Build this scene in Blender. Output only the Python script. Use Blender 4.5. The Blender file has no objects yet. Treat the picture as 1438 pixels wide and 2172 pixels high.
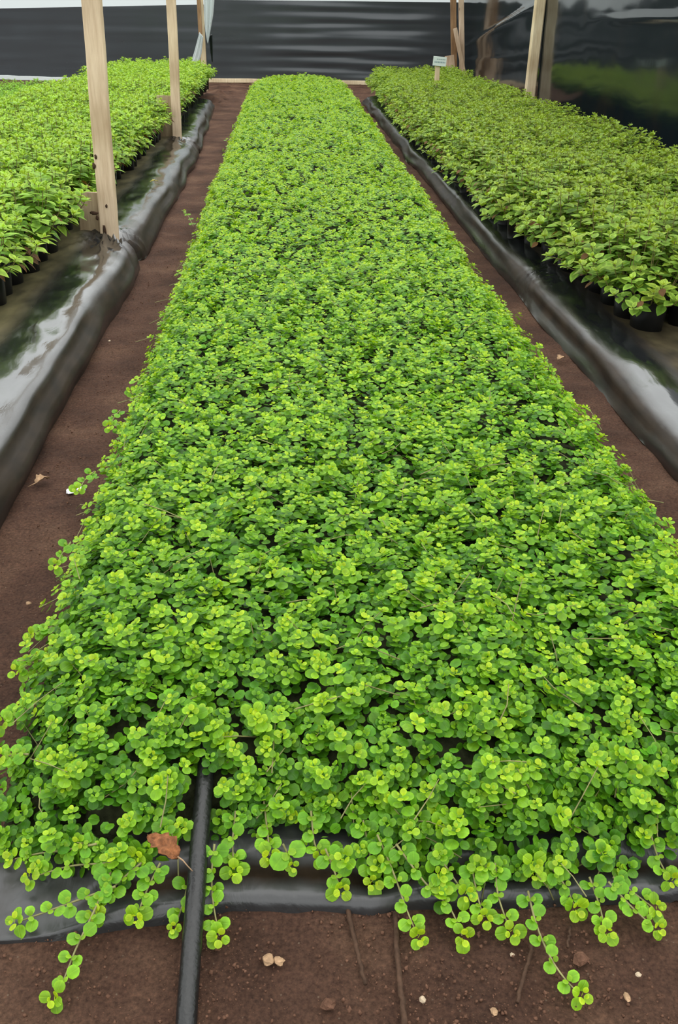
import bpy, math, random
import numpy as np

rng = np.random.default_rng(11)
random.seed(11)
SC = bpy.context.scene
COL = SC.collection
IMG_W, IMG_H, FPX, CAM_H = 1438.0, 2172.0, 2000.0, 1.25

# ------------------------------------------------------------------ camera
def camera_axes(vp=(600.0, 15.0), roll=1.0):
    d = np.array([vp[0] - IMG_W / 2, -(vp[1] - IMG_H / 2), -FPX]); d /= np.linalg.norm(d)
    r = math.radians(roll)
    X = np.array([math.cos(r), -math.sin(r), 0.0]); X = X - d * X.dot(d); X /= np.linalg.norm(X)
    return np.array([X, d, np.cross(X, d)])          # world = R @ camera
CR = camera_axes()
CO = np.array([0.0, 0.0, CAM_H])
def atz(px, py, z):
    d = CR @ np.array([px - IMG_W / 2, -(py - IMG_H / 2), -FPX])
    return CO + d * ((z - CAM_H) / d[2])
def aty(px, py, y):
    d = CR @ np.array([px - IMG_W / 2, -(py - IMG_H / 2), -FPX])
    return CO + d * (y / d[1])
def proj(P):
    c = (np.asarray(P) - CO) @ CR
    return IMG_W / 2 + FPX * c[..., 0] / -c[..., 2], IMG_H / 2 - FPX * c[..., 1] / -c[..., 2], -c[..., 2]

from mathutils import Matrix
cam = bpy.data.cameras.new('camera'); cam_o = bpy.data.objects.new('camera', cam); COL.objects.link(cam_o)
m = Matrix([list(CR[0]) + [0], list(CR[1]) + [0], list(CR[2]) + [CAM_H], [0, 0, 0, 1]])
cam_o.matrix_world = m
cam.sensor_fit = 'VERTICAL'; cam.sensor_height = 24.0; cam.lens = FPX / IMG_H * 24.0
cam.clip_start = 0.02; cam.clip_end = 200
SC.camera = cam_o

# ------------------------------------------------------------------ helpers
def srgb(r, g, b):
    f = lambda c: (c / 255) / 12.92 if c <= 10 else ((c / 255 + 0.055) / 1.055) ** 2.4
    return (f(r), f(g), f(b))

def hash2(ix, iy, seed):
    h = (ix.astype(np.int64) * 374761393 + iy.astype(np.int64) * 668265263 + seed * 974711) & 0xFFFFFFFF
    h = ((h ^ (h >> 13)) * 1274126177) & 0xFFFFFFFF
    return ((h ^ (h >> 16)) & 0xFFFF) / 65535.0
def noise2(x, y, seed=0):
    x = np.asarray(x, float); y = np.asarray(y, float)
    ix = np.floor(x); iy = np.floor(y); fx = x - ix; fy = y - iy
    fx = fx * fx * (3 - 2 * fx); fy = fy * fy * (3 - 2 * fy)
    a = hash2(ix, iy, seed); b = hash2(ix + 1, iy, seed); c = hash2(ix, iy + 1, seed); d = hash2(ix + 1, iy + 1, seed)
    return (a * (1 - fx) + b * fx) * (1 - fy) + (c * (1 - fx) + d * fx) * fy - 0.5
def fbm(x, y, seed=0, octv=3):
    s = 0; a = 1.0
    for k in range(octv):
        s = s + a * noise2(x * 2 ** k, y * 2 ** k, seed + 17 * k); a *= 0.5
    return s
def nrm(v):
    return v / np.maximum(np.linalg.norm(v, axis=-1, keepdims=True), 1e-9)

def link(o, parent=None):
    COL.objects.link(o)
    if parent is not None: o.parent = parent
    return o
def tag(o, label=None, cat=None, group=None, kind=None):
    if label: o['label'] = label
    if cat: o['category'] = cat
    if group: o['group'] = group
    if kind: o['kind'] = kind
    return o
def empty(name, loc, label, cat, group=None, rz=0.0):
    o = bpy.data.objects.new(name, None); o.empty_display_size = 0.05
    o.location = loc; o.rotation_euler = (0, 0, rz)
    link(o); return tag(o, label, cat, group)

def fast_mesh(name, verts, faces_by_size, mats, smooth=True, cols=None, uvs=None, mat_idx=None):
    """verts (n,3); faces_by_size: list of (m,k) int arrays."""
    me = bpy.data.meshes.new(name)
    verts = np.asarray(verts, np.float32)
    me.vertices.add(len(verts)); me.vertices.foreach_set('co', verts.ravel())
    loops = np.concatenate([f.ravel() for f in faces_by_size]).astype(np.int32)
    tot = np.concatenate([np.full(len(f), f.shape[1], np.int32) for f in faces_by_size])
    start = np.concatenate([[0], np.cumsum(tot)[:-1]]).astype(np.int32)
    me.loops.add(len(loops)); me.loops.foreach_set('vertex_index', loops)
    me.polygons.add(len(tot)); me.polygons.foreach_set('loop_start', start); me.polygons.foreach_set('loop_total', tot)
    for mt in (mats if isinstance(mats, (list, tuple)) else [mats]): me.materials.append(mt)
    if mat_idx is not None: me.polygons.foreach_set('material_index', np.asarray(mat_idx, np.int32))
    me.update(calc_edges=True)
    me.polygons.foreach_set('use_smooth', np.full(len(tot), smooth, bool))
    if cols is not None:
        at = me.attributes.new('Col', 'FLOAT_COLOR', 'POINT')
        c = np.ones((len(verts), 4), np.float32); c[:, :cols.shape[1]] = cols
        at.data.foreach_set('color', c.ravel())
    if uvs is not None:
        at = me.attributes.new('leaf_uv', 'FLOAT2', 'POINT')
        at.data.foreach_set('vector', np.asarray(uvs, np.float32).ravel())
    return me
def mesh_obj(name, me, parent=None):
    return link(bpy.data.objects.new(name, me), parent)

class MB:
    """collects simple solids into one mesh"""
    def __init__(s): s.v = []; s.f = {}; s.n = 0
    def add(s, v, faces):
        v = np.asarray(v, float)
        for f in faces:
            s.f.setdefault(len(f), []).append([i + s.n for i in f])
        s.v.append(v); s.n += len(v)
    def bar(s, a, b, w, d, side=(1, 0, 0), taper=1.0, nseg=6, wob=0.0, bev=0.12, seed=0):
        """rectangular timber from a to b with chamfered long edges and slightly wavering faces"""
        a = np.array(a, float); b = np.array(b, float); ax = (b - a) / np.linalg.norm(b - a)
        X = np.array(side, float); X = X - ax * X.dot(ax); X /= np.linalg.norm(X); Y = np.cross(ax, X)
        c = bev * min(w, d)
        prof = [(-w/2+c, -d/2), (w/2-c, -d/2), (w/2, -d/2+c), (w/2, d/2-c), (w/2-c, d/2), (-w/2+c, d/2), (-w/2, d/2-c), (-w/2, -d/2+c)]
        vs = []
        r = np.random.default_rng(seed + 5)
        for i in range(nseg + 1):
            t = i / nseg; p = a + (b - a) * t + X * r.normal(0, wob) + Y * r.normal(0, wob)
            k = 1 + (taper - 1) * t
            for (u, v) in prof: vs.append(p + X * u * k + Y * v * k)
        fs = []
        for i in range(nseg):
            for j in range(8):
                fs.append((i*8+j, i*8+(j+1) % 8, (i+1)*8+(j+1) % 8, (i+1)*8+j))
        fs.append(tuple(range(7, -1, -1))); fs.append(tuple(nseg*8 + j for j in range(8)))
        s.add(vs, fs)
    def tube(s, pts, rad, n=8, cap=True):
        pts = np.asarray(pts, float); rad = np.broadcast_to(np.asarray(rad, float), (len(pts),))
        T = nrm(np.gradient(pts, axis=0)); up = np.array([0.13, 0.21, 0.97])
        vs = []
        for p, t, r in zip(pts, T, rad):
            X = np.cross(t, up); X /= max(np.linalg.norm(X), 1e-6); Y = np.cross(t, X)
            for k in range(n):
                a = 2 * math.pi * k / n; vs.append(p + r * (math.cos(a) * X + math.sin(a) * Y))
        fs = []
        for i in range(len(pts) - 1):
            for k in range(n):
                fs.append((i*n+k, i*n+(k+1) % n, (i+1)*n+(k+1) % n, (i+1)*n+k))
        if cap:
            fs.append(tuple(range(n-1, -1, -1))); fs.append(tuple((len(pts)-1)*n + k for k in range(n)))
        s.add(vs, fs)
    def build(s, name, mat, parent=None, smooth=False):
        me = fast_mesh(name, np.concatenate(s.v), [np.array(x) for x in s.f.values()], mat, smooth)
        return mesh_obj(name, me, parent)

def sheet(name, P, mat, parent=None, cols=None, smooth=True, thick=0.0):
    """P: (a,b,3) grid -> mesh"""
    a, b = P.shape[:2]
    i = np.arange(a * b).reshape(a, b)
    q = np.stack([i[:-1, :-1], i[:-1, 1:], i[1:, 1:], i[1:, :-1]], -1).reshape(-1, 4)
    o = mesh_obj(name, fast_mesh(name, P.reshape(-1, 3), [q], mat, smooth, None if cols is None else cols.reshape(-1, cols.shape[-1])), parent)
    if thick:
        md = o.modifiers.new('solid', 'SOLIDIFY'); md.thickness = thick; md.offset = -1
    return o

# ------------------------------------------------------------------ materials
def new_mat(name):
    mt = bpy.data.materials.new(name); mt.use_nodes = True
    nt = mt.node_tree; nt.nodes.clear()
    out = nt.nodes.new('ShaderNodeOutputMaterial')
    return mt, nt, nt.nodes, nt.links, out
def N(nt, t, **kw):
    n = nt.nodes.new(t)
    for k, v in kw.items():
        if k in n.inputs: n.inputs[k].default_value = v
        else: setattr(n, k, v)
    return n
def ramp(nt, stops):
    r = nt.nodes.new('ShaderNodeValToRGB'); e = r.color_ramp.elements
    while len(e) < len(stops): e.new(0.5)
    for x, (p, c) in zip(e, stops):
        x.position = p; x.color = (*c, 1) if len(c) == 3 else c
    return r
def coords(nt, scale=(1, 1, 1)):
    tc = N(nt, 'ShaderNodeTexCoord'); mp = N(nt, 'ShaderNodeMapping'); mp.inputs['Scale'].default_value = scale
    nt.links.new(tc.outputs['Object'], mp.inputs['Vector']); return mp.outputs['Vector']
def mixc(nt, a, b, fac, mode='MIX'):
    x = nt.nodes.new('ShaderNodeMix'); x.data_type = 'RGBA'; x.blend_type = mode
    for s, v in ((x.inputs[0], fac), (x.inputs[6], a), (x.inputs[7], b)):
        if hasattr(v, 'links'): nt.links.new(v, s)
        elif isinstance(v, (int, float)): s.default_value = v
        else: s.default_value = (*v, 1)
    return x.outputs[2]

def leaf_material(name, rough=0.42, trans=0.28, spec=0.5, vein=0.0, veins=9.0):
    mt, nt, nd, lk, out = new_mat(name)
    at = N(nt, 'ShaderNodeAttribute', attribute_name='Col')
    col = at.outputs['Color']
    nz = N(nt, 'ShaderNodeTexNoise', Scale=90.0, Detail=2.0)
    lk.new(coords(nt), nz.inputs['Vector'])
    r = ramp(nt, [(0.3, (0.78, 0.80, 0.78)), (0.72, (1.18, 1.15, 1.1))]); lk.new(nz.outputs['Fac'], r.inputs['Fac'])
    col = mixc(nt, col, r.outputs['Color'], 1.0, 'MULTIPLY')
    p = N(nt, 'ShaderNodeBsdfPrincipled', Roughness=rough)
    p.inputs['Specular IOR Level'].default_value = spec
    if vein:
        uv = N(nt, 'ShaderNodeAttribute', attribute_name='leaf_uv')
        sx = N(nt, 'ShaderNodeSeparateXYZ'); lk.new(uv.outputs['Vector'], sx.inputs[0])
        ab = N(nt, 'ShaderNodeMath', operation='ABSOLUTE'); lk.new(sx.outputs['X'], ab.inputs[0])
        an = N(nt, 'ShaderNodeMath', operation='ARCTAN2'); lk.new(ab.outputs[0], an.inputs[0])
        ad = N(nt, 'ShaderNodeMath', operation='ADD'); ad.inputs[1].default_value = 0.25; lk.new(sx.outputs['Y'], ad.inputs[0]); lk.new(ad.outputs[0], an.inputs[1])
        mu = N(nt, 'ShaderNodeMath', operation='MULTIPLY'); mu.inputs[1].default_value = veins; lk.new(an.outputs[0], mu.inputs[0])
        co = N(nt, 'ShaderNodeMath', operation='COSINE'); lk.new(mu.outputs[0], co.inputs[0])
        vr = ramp(nt, [(0.80, (0, 0, 0)), (1.0, (1, 1, 1))]); lk.new(co.outputs[0], vr.inputs['Fac'])
        vm = N(nt, 'ShaderNodeMath', operation='MULTIPLY'); vm.inputs[1].default_value = vein; lk.new(vr.outputs['Color'], vm.inputs[0])
        lt = mixc(nt, col, (1.55, 1.4, 1.5), 1.0, 'MULTIPLY')
        col = mixc(nt, col, lt, vm.outputs[0])
        bp = N(nt, 'ShaderNodeBump', Strength=0.35, Distance=0.001); bp.invert = True
        lk.new(vr.outputs['Color'], bp.inputs['Height']); lk.new(bp.outputs['Normal'], p.inputs['Normal'])
    lk.new(col, p.inputs['Base Color'])
    tr = N(nt, 'ShaderNodeBsdfTranslucent')
    tcol = mixc(nt, col, (1.25, 1.15, 0.5), 1.0, 'MULTIPLY'); lk.new(tcol, tr.inputs['Color'])
    mx = N(nt, 'ShaderNodeMixShader', Fac=trans)
    lk.new(p.outputs[0], mx.inputs[1]); lk.new(tr.outputs[0], mx.inputs[2]); lk.new(mx.outputs[0], out.inputs['Surface'])
    return mt

def plain(name, col, rough=0.6, spec=0.5, bump=0.0, bscale=40.0, var=0.0, stretch=(1, 1, 1), coat=0.0):
    mt, nt, nd, lk, out = new_mat(name)
    p = N(nt, 'ShaderNodeBsdfPrincipled', Roughness=rough); p.inputs['Specular IOR Level'].default_value = spec
    p.inputs['Coat Weight'].default_value = coat; p.inputs['Coat Roughness'].default_value = 0.15
    p.inputs['Base Color'].default_value = (*col, 1)
    if var or bump:
        nz = N(nt, 'ShaderNodeTexNoise', Scale=bscale, Detail=5.0); lk.new(coords(nt, stretch), nz.inputs['Vector'])
        if var:
            r = ramp(nt, [(0.3, tuple(c * (1 - var) for c in col)), (0.7, tuple(c * (1 + var) for c in col))])
            lk.new(nz.outputs['Fac'], r.inputs['Fac']); lk.new(r.outputs['Color'], p.inputs['Base Color'])
        if bump:
            b = N(nt, 'ShaderNodeBump', Strength=bump, Distance=0.01); lk.new(nz.outputs['Fac'], b.inputs['Height']); lk.new(b.outputs['Normal'], p.inputs['Normal'])
    lk.new(p.outputs[0], out.inputs['Surface'])
    return mt

def wood_material(name, light, dark, knot=True):
    mt, nt, nd, lk, out = new_mat(name)
    v = coords(nt, (14, 14, 1.2))
    nz = N(nt, 'ShaderNodeTexNoise', Scale=3.0, Detail=6.0, Roughness=0.65); lk.new(v, nz.inputs['Vector'])
    r = ramp(nt, [(0.28, dark), (0.62, light)]); lk.new(nz.outputs['Fac'], r.inputs['Fac'])
    n2 = N(nt, 'ShaderNodeTexNoise', Scale=2.2, Detail=3.0); lk.new(coords(nt, (1, 1, 1)), n2.inputs['Vector'])
    r2 = ramp(nt, [(0.35, (0.72, 0.66, 0.58)), (0.65, (1.1, 1.08, 1.05))]); lk.new(n2.outputs['Fac'], r2.inputs['Fac'])
    c = mixc(nt, r.outputs['Color'], r2.outputs['Color'], 1.0, 'MULTIPLY')
    if knot:
        vo = N(nt, 'ShaderNodeTexVoronoi', Scale=3.2); lk.new(coords(nt, (1.6, 1.6, 0.9)), vo.inputs['Vector'])
        rk = ramp(nt, [(0.0, (1, 1, 1)), (0.09, (0, 0, 0))]); lk.new(vo.outputs['Distance'], rk.inputs['Fac'])
        c = mixc(nt, c, (0.12, 0.055, 0.025), rk.outputs['Color'])
    p = N(nt, 'ShaderNodeBsdfPrincipled', Roughness=0.75); lk.new(c, p.inputs['Base Color'])
    b = N(nt, 'ShaderNodeBump', Strength=0.3, Distance=0.004); lk.new(nz.outputs['Fac'], b.inputs['Height']); lk.new(b.outputs['Normal'], p.inputs['Normal'])
    lk.new(p.outputs[0], out.inputs['Surface'])
    return mt

def film_material(name, rough=0.2, base=(0.010, 0.011, 0.012), dirt_scale=3.0, bump=0.25, spec=0.8, stretch=(1, 0.35, 1), bscale=18.0, dusty=1.0, ior=1.5):
    """black polythene; point attribute Col.r = soil film, Col.g = algae"""
    mt, nt, nd, lk, out = new_mat(name)
    at = N(nt, 'ShaderNodeAttribute', attribute_name='Col')
    sp = N(nt, 'ShaderNodeSeparateColor'); lk.new(at.outputs['Color'], sp.inputs[0])
    v = coords(nt, stretch)
    n1 = N(nt, 'ShaderNodeTexNoise', Scale=dirt_scale, Detail=7.0, Roughness=0.62); lk.new(v, n1.inputs['Vector'])
    def masked(src, lo, hi):
        a = N(nt, 'ShaderNodeMath', operation='ADD'); lk.new(src, a.inputs[0]); lk.new(n1.outputs['Fac'], a.inputs[1])
        r = ramp(nt, [(0.0, (0, 0, 0)), (1.0, (1, 1, 1))])
        mr = N(nt, 'ShaderNodeMapRange'); mr.inputs['From Min'].default_value = lo; mr.inputs['From Max'].default_value = hi
        lk.new(a.outputs[0], mr.inputs['Value']); return mr.outputs['Result']
    d = masked(sp.outputs[0], 0.62, 1.25); g = masked(sp.outputs[1], 0.75, 1.3)
    n3 = N(nt, 'ShaderNodeTexNoise', Scale=14.0, Detail=6.0); lk.new(coords(nt, (1, .5, 1)), n3.inputs['Vector'])
    r3 = ramp(nt, [(0.3, (0.012, 0.008, 0.005)), (0.7, (0.036, 0.023, 0.014))]); lk.new(n3.outputs['Fac'], r3.inputs['Fac'])
    c = mixc(nt, base, r3.outputs['Color'], d)
    r4 = ramp(nt, [(0.3, (0.060, 0.052, 0.026)), (0.7, (0.20, 0.17, 0.085))]); lk.new(n3.outputs['Fac'], r4.inputs['Fac'])
    c = mixc(nt, c, r4.outputs['Color'], g)
    p = N(nt, 'ShaderNodeBsdfPrincipled'); p.inputs['IOR'].default_value = ior
    lk.new(c, p.inputs['Base Color'])
    s = N(nt, 'ShaderNodeMath', operation='MAXIMUM'); lk.new(d, s.inputs[0]); lk.new(g, s.inputs[1])
    ms = N(nt, 'ShaderNodeMapRange'); ms.inputs['To Min'].default_value = spec; ms.inputs['To Max'].default_value = 0.08 + (spec - 0.08) * (1 - dusty)
    lk.new(s.outputs[0], ms.inputs['Value']); lk.new(ms.outputs['Result'], p.inputs['Specular IOR Level'])
    mr = N(nt, 'ShaderNodeMapRange'); mr.inputs['To Min'].default_value = rough; mr.inputs['To Max'].default_value = 0.60 * dusty + rough * (1 - dusty)
    lk.new(s.outputs[0], mr.inputs['Value']); lk.new(mr.outputs['Result'], p.inputs['Roughness'])
    n2 = N(nt, 'ShaderNodeTexNoise', Scale=bscale, Detail=4.0, Distortion=0.6); lk.new(coords(nt, stretch), n2.inputs['Vector'])
    b = N(nt, 'ShaderNodeBump', Strength=bump, Distance=0.02); lk.new(n2.outputs['Fac'], b.inputs['Height']); lk.new(b.outputs['Normal'], p.inputs['Normal'])
    lk.new(p.outputs[0], out.inputs['Surface'])
    return mt

def soil_material():
    mt, nt, nd, lk, out = new_mat('soil')
    n1 = N(nt, 'ShaderNodeTexNoise', Scale=3.0, Detail=6.0, Roughness=0.6); lk.new(coords(nt), n1.inputs['Vector'])
    r1 = ramp(nt, [(0.32, (0.070, 0.033, 0.020)), (0.5, (0.130, 0.064, 0.040)), (0.70, (0.21, 0.115, 0.070))]); lk.new(n1.outputs['Fac'], r1.inputs['Fac'])
    n2 = N(nt, 'ShaderNodeTexNoise', Scale=140.0, Detail=5.0, Roughness=0.7); lk.new(coords(nt), n2.inputs['Vector'])
    r2 = ramp(nt, [(0.32, (0.45, 0.42, 0.4)), (0.55, (1, 1, 1)), (0.74, (1.6, 1.55, 1.5))]); lk.new(n2.outputs['Fac'], r2.inputs['Fac'])
    c = mixc(nt, r1.outputs['Color'], r2.outputs['Color'], 1.0, 'MULTIPLY')
    vo = N(nt, 'ShaderNodeTexVoronoi', Scale=110.0); lk.new(coords(nt), vo.inputs['Vector'])
    rv = ramp(nt, [(0.0, (1, 1, 1)), (0.22, (0, 0, 0))]); lk.new(vo.outputs['Distance'], rv.inputs['Fac'])
    wn = N(nt, 'ShaderNodeSeparateColor'); lk.new(vo.outputs['Color'], wn.inputs[0])
    gt = N(nt, 'ShaderNodeMath', operation='GREATER_THAN'); gt.inputs[1].default_value = 0.86; lk.new(wn.outputs[0], gt.inputs[0])
    mu = N(nt, 'ShaderNodeMath', operation='MULTIPLY'); lk.new(gt.outputs[0], mu.inputs[0]); lk.new(rv.outputs['Color'], mu.inputs[1])
    c = mixc(nt, c, (0.30, 0.22, 0.15), mu.outputs[0])
    p = N(nt, 'ShaderNodeBsdfPrincipled', Roughness=0.9); p.inputs['Specular IOR Level'].default_value = 0.25
    lk.new(c, p.inputs['Base Color'])
    n4 = N(nt, 'ShaderNodeTexNoise', Scale=55.0, Detail=9.0, Roughness=0.75); lk.new(coords(nt), n4.inputs['Vector'])
    b = N(nt, 'ShaderNodeBump', Strength=1.0, Distance=0.02); lk.new(n4.outputs['Fac'], b.inputs['Height']); lk.new(b.outputs['Normal'], p.inputs['Normal'])
    lk.new(p.outputs[0], out.inputs['Surface'])
    return mt

M = {}
M['mat_leaf'] = leaf_material('round_leaf', rough=0.40, trans=0.30, spec=0.32, vein=0.35)
M['oval_leaf'] = leaf_material('oval_leaf', rough=0.55, trans=0.30, spec=0.20, vein=0.3, veins=7.0)
M['stem'] = plain('pale_stem', (0.21, 0.20, 0.07), 0.6, var=0.3, bscale=30)
M['red_stem'] = plain('reddish_stem', (0.16, 0.13, 0.04), 0.6, var=0.3, bscale=30)
M['soil'] = soil_material()
M['gap_dark'] = plain('gap_shade', (0.020, 0.022, 0.010), 0.95, 0.1, bump=0.8, bscale=60, var=0.5)  # shade of the leaf gaps, put into the filler core's colour
M['film'] = film_material('black_film_liner', rough=0.13, spec=1.0, bump=0.07, ior=1.75, dusty=.93)
M['film_wall'] = film_material('black_film_wall', rough=0.27, base=(0.052, 0.060, 0.067), bump=0.04, stretch=(0.25, 0.25, 1.6), bscale=9, dusty=0.5, spec=0.6)
M['film_side'] = film_material('black_film_side', rough=0.10, base=(0.008, 0.013, 0.015), bump=0.03, stretch=(0.5, 0.5, 0.5), bscale=6, dusty=0.4, spec=0.7)
M['pot'] = plain('black_pot', (0.006, 0.006, 0.006), 0.35, 0.4, bump=0.25, bscale=25, stretch=(1, 1, 0.3))
M['wood'] = wood_material('pale_timber', (0.86, 0.69, 0.52), (0.62, 0.45, 0.31))
M['wood_old'] = wood_material('weathered_timber', (0.50, 0.40, 0.27), (0.30, 0.22, 0.14), knot=False)
M['wood_fresh'] = wood_material('fresh_timber', (0.90, 0.78, 0.56), (0.68, 0.52, 0.32), knot=False)
M['wood_dark'] = wood_material('brown_timber', (0.40, 0.25, 0.13), (0.2, 0.11, 0.05), knot=False)
M['pipe'] = plain('black_pipe', (0.010, 0.010, 0.010), 0.33, 0.5, bump=0.2, bscale=120, var=0.3)
M['white'] = plain('white_board', (0.72, 0.78, 0.77), 0.5)
M['ink'] = plain('blue_grey_ink', (0.10, 0.19, 0.24), 0.6)
M['twig'] = plain('brown_twig', (0.062, 0.034, 0.021), 0.85, 0.2, bump=0.5, bscale=80, var=0.35)
M['pale_stone'] = plain('pale_stone', (0.46, 0.36, 0.25), 0.85, 0.2, bump=0.4, bscale=120, var=0.3)
M['brown_clod'] = plain('brown_clod', (0.12, 0.062, 0.04), 0.95, 0.1, bump=0.8, bscale=90, var=0.35)
M['dry_leaf'] = plain('dry_leaf', (0.20, 0.075, 0.028), 0.75, 0.25, bump=0.6, bscale=110, var=0.55)
M['dry_tan'] = plain('dry_tan', (0.33, 0.21, 0.12), 0.8, 0.2, bump=0.4, bscale=60, var=0.35)
M['foam'] = plain('white_scrap', (0.8, 0.8, 0.8), 0.6)

def translucent_film(name, col, tr=0.6):
    mt, nt, nd, lk, out = new_mat(name)
    d = N(nt, 'ShaderNodeBsdfPrincipled', Roughness=0.35); d.inputs['Base Color'].default_value = (*col, 1)
    t = N(nt, 'ShaderNodeBsdfTranslucent'); t.inputs['Color'].default_value = (*col, 1)
    mx = N(nt, 'ShaderNodeMixShader', Fac=tr); lk.new(d.outputs[0], mx.inputs[1]); lk.new(t.outputs[0], mx.inputs[2]); lk.new(mx.outputs[0], out.inputs['Surface'])
    return mt
M['white_film'] = translucent_film('white_film', (0.85, 0.90, 0.90))

# ------------------------------------------------------------------ leaves
def round_template(k, inner=False, dome=0.07, scallop=0.0):
    a = np.linspace(0, 2 * np.pi, k, endpoint=False) - np.pi / 2
    r = 0.5 * (1 + scallop * np.cos(np.arange(k) * np.pi))
    ring = np.stack([1.04 * r * np.cos(a), 0.5 + r * np.sin(a), 0 * a], 1)
    crease = 0.07 * np.abs(ring[:, 0])
    ring[:, 2] = crease
    V = [[0, 0.5, dome]]; edge = [0.0]
    if inner:
        ri = np.stack([0.62 * ring[:, 0], 0.5 + 0.62 * (ring[:, 1] - 0.5), 0 * a + dome * 0.75], 1)
        V = np.concatenate([V, ri, ring]); edge = np.array([0.0] + [0.35] * k + [1.0] * k)
        i = np.arange(k); j = (i + 1) % k
        tri = np.stack([0 * i, 1 + i, 1 + j], 1); quad = np.stack([1 + i, 1 + k + i, 1 + k + j, 1 + j], 1)
        return V, [tri, quad], edge
    V = np.concatenate([V, ring]); edge = np.array([0.0] + [1.0] * k)
    i = np.arange(k); j = (i + 1) % k
    return V, [np.stack([0 * i, 1 + i, 1 + j], 1)], edge
def ovate_template(ratio=0.62, tip=0.0, rows=4, cup=0.10, droop=0.12):
    t = np.linspace(0, 1, rows + 2)
    prof = np.sin(np.pi * t ** (0.85 + tip * -0.15)) ** (0.75 + 0.35 * tip) * 0.5 * ratio
    V = []; E = []
    for i, (tt, w) in enumerate(zip(t, prof)):
        z = -droop * tt * tt
        if i in (0, rows + 1): V.append([0, tt, z]); E.append(0.6 if i else 0.3)
        else:
            V += [[-w, tt, z + cup * w * 1.6], [0, tt, z], [w, tt, z + cup * w * 1.6]]; E += [1.0, 0.0, 1.0]
    tri = [[0, 2, 1], [0, 3, 2]]; quad = []
    for i in range(rows - 1):
        b = 1 + 3 * i
        quad += [[b, b + 1, b + 4, b + 3], [b + 1, b + 2, b + 5, b + 4]]
    b = 1 + 3 * (rows - 1); e = b + 3
    tri += [[b, b + 1, e], [b + 1, b + 2, e]]
    return np.array(V, float), [np.array(tri), np.array(quad)], np.array(E)

class Leaves:
    def __init__(s): s.V = []; s.F = {}; s.C = []; s.U = []; s.n = 0
    def add(s, tmpl, P, Y, Nn, size, col, rim=1.25, core=0.9, width=1.0):
        V, faces, edge = tmpl
        P = np.asarray(P, float).reshape(-1, 3); m_ = len(P)
        if m_ == 0: return
        Y = nrm(np.asarray(Y, float).reshape(-1, 3)); Nn = np.asarray(Nn, float).reshape(-1, 3)
        Nn = nrm(Nn - Y * np.sum(Y * Nn, 1, keepdims=True)); X = np.cross(Y, Nn)
        size = np.broadcast_to(np.asarray(size, float), (m_,)); width = np.broadcast_to(np.asarray(width, float), (m_,))
        L = V[None] * size[:, None, None]
        W = P[:, None] + L[..., 0:1] * width[:, None, None] * X[:, None] + L[..., 1:2] * Y[:, None] + L[..., 2:3] * Nn[:, None]
        k = len(V)
        col = np.broadcast_to(np.asarray(col, float), (m_, 3))
        f = core + (rim - core) * edge
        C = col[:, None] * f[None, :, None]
        s.V.append(W.reshape(-1, 3).astype(np.float32)); s.C.append(C.reshape(-1, 3).astype(np.float32))
        s.U.append(np.broadcast_to(V[None, :, :2], (m_, k, 2)).reshape(-1, 2).astype(np.float32))
        base = (np.arange(m_) * k + s.n)[:, None, None]
        for fc in faces:
            s.F.setdefault(fc.shape[1], []).append((fc[None] + base).reshape(-1, fc.shape[1]).astype(np.int32))
        s.n += m_ * k
    def mesh(s, name, mat):
        return fast_mesh(name, np.concatenate(s.V), [np.concatenate(f) for f in s.F.values()], mat, True, np.concatenate(s.C), np.concatenate(s.U))
    def build(s, name, mat, parent=None):
        return mesh_obj(name, s.mesh(name, mat), parent)

T_NEAR = round_template(12, True, 0.075, 0.018)
T_MID = round_template(8, False, 0.08)
T_FAR = round_template(6, False, 0.08)
T_OVAL = ovate_template(0.72, 0.3, 4, 0.10, 0.14)
T_OVAL_LO = ovate_template(0.72, 0.3, 2, 0.10, 0.14)
T_POINT = ovate_template(0.62, 0.9, 4, 0.14, 0.20)
T_POINT_LO = ovate_template(0.62, 0.9, 2, 0.14, 0.20)

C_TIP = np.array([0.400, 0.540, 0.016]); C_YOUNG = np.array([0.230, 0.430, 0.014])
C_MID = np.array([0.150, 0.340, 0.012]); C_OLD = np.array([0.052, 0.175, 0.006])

def frame_from_axis(A):
    ref = np.where(np.abs(A[:, 2:3]) < 0.9, np.array([[0, 0, 1.0]]), np.array([[1.0, 0, 0]]))
    U = nrm(np.cross(ref, A)); return U, np.cross(A, U)

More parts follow.
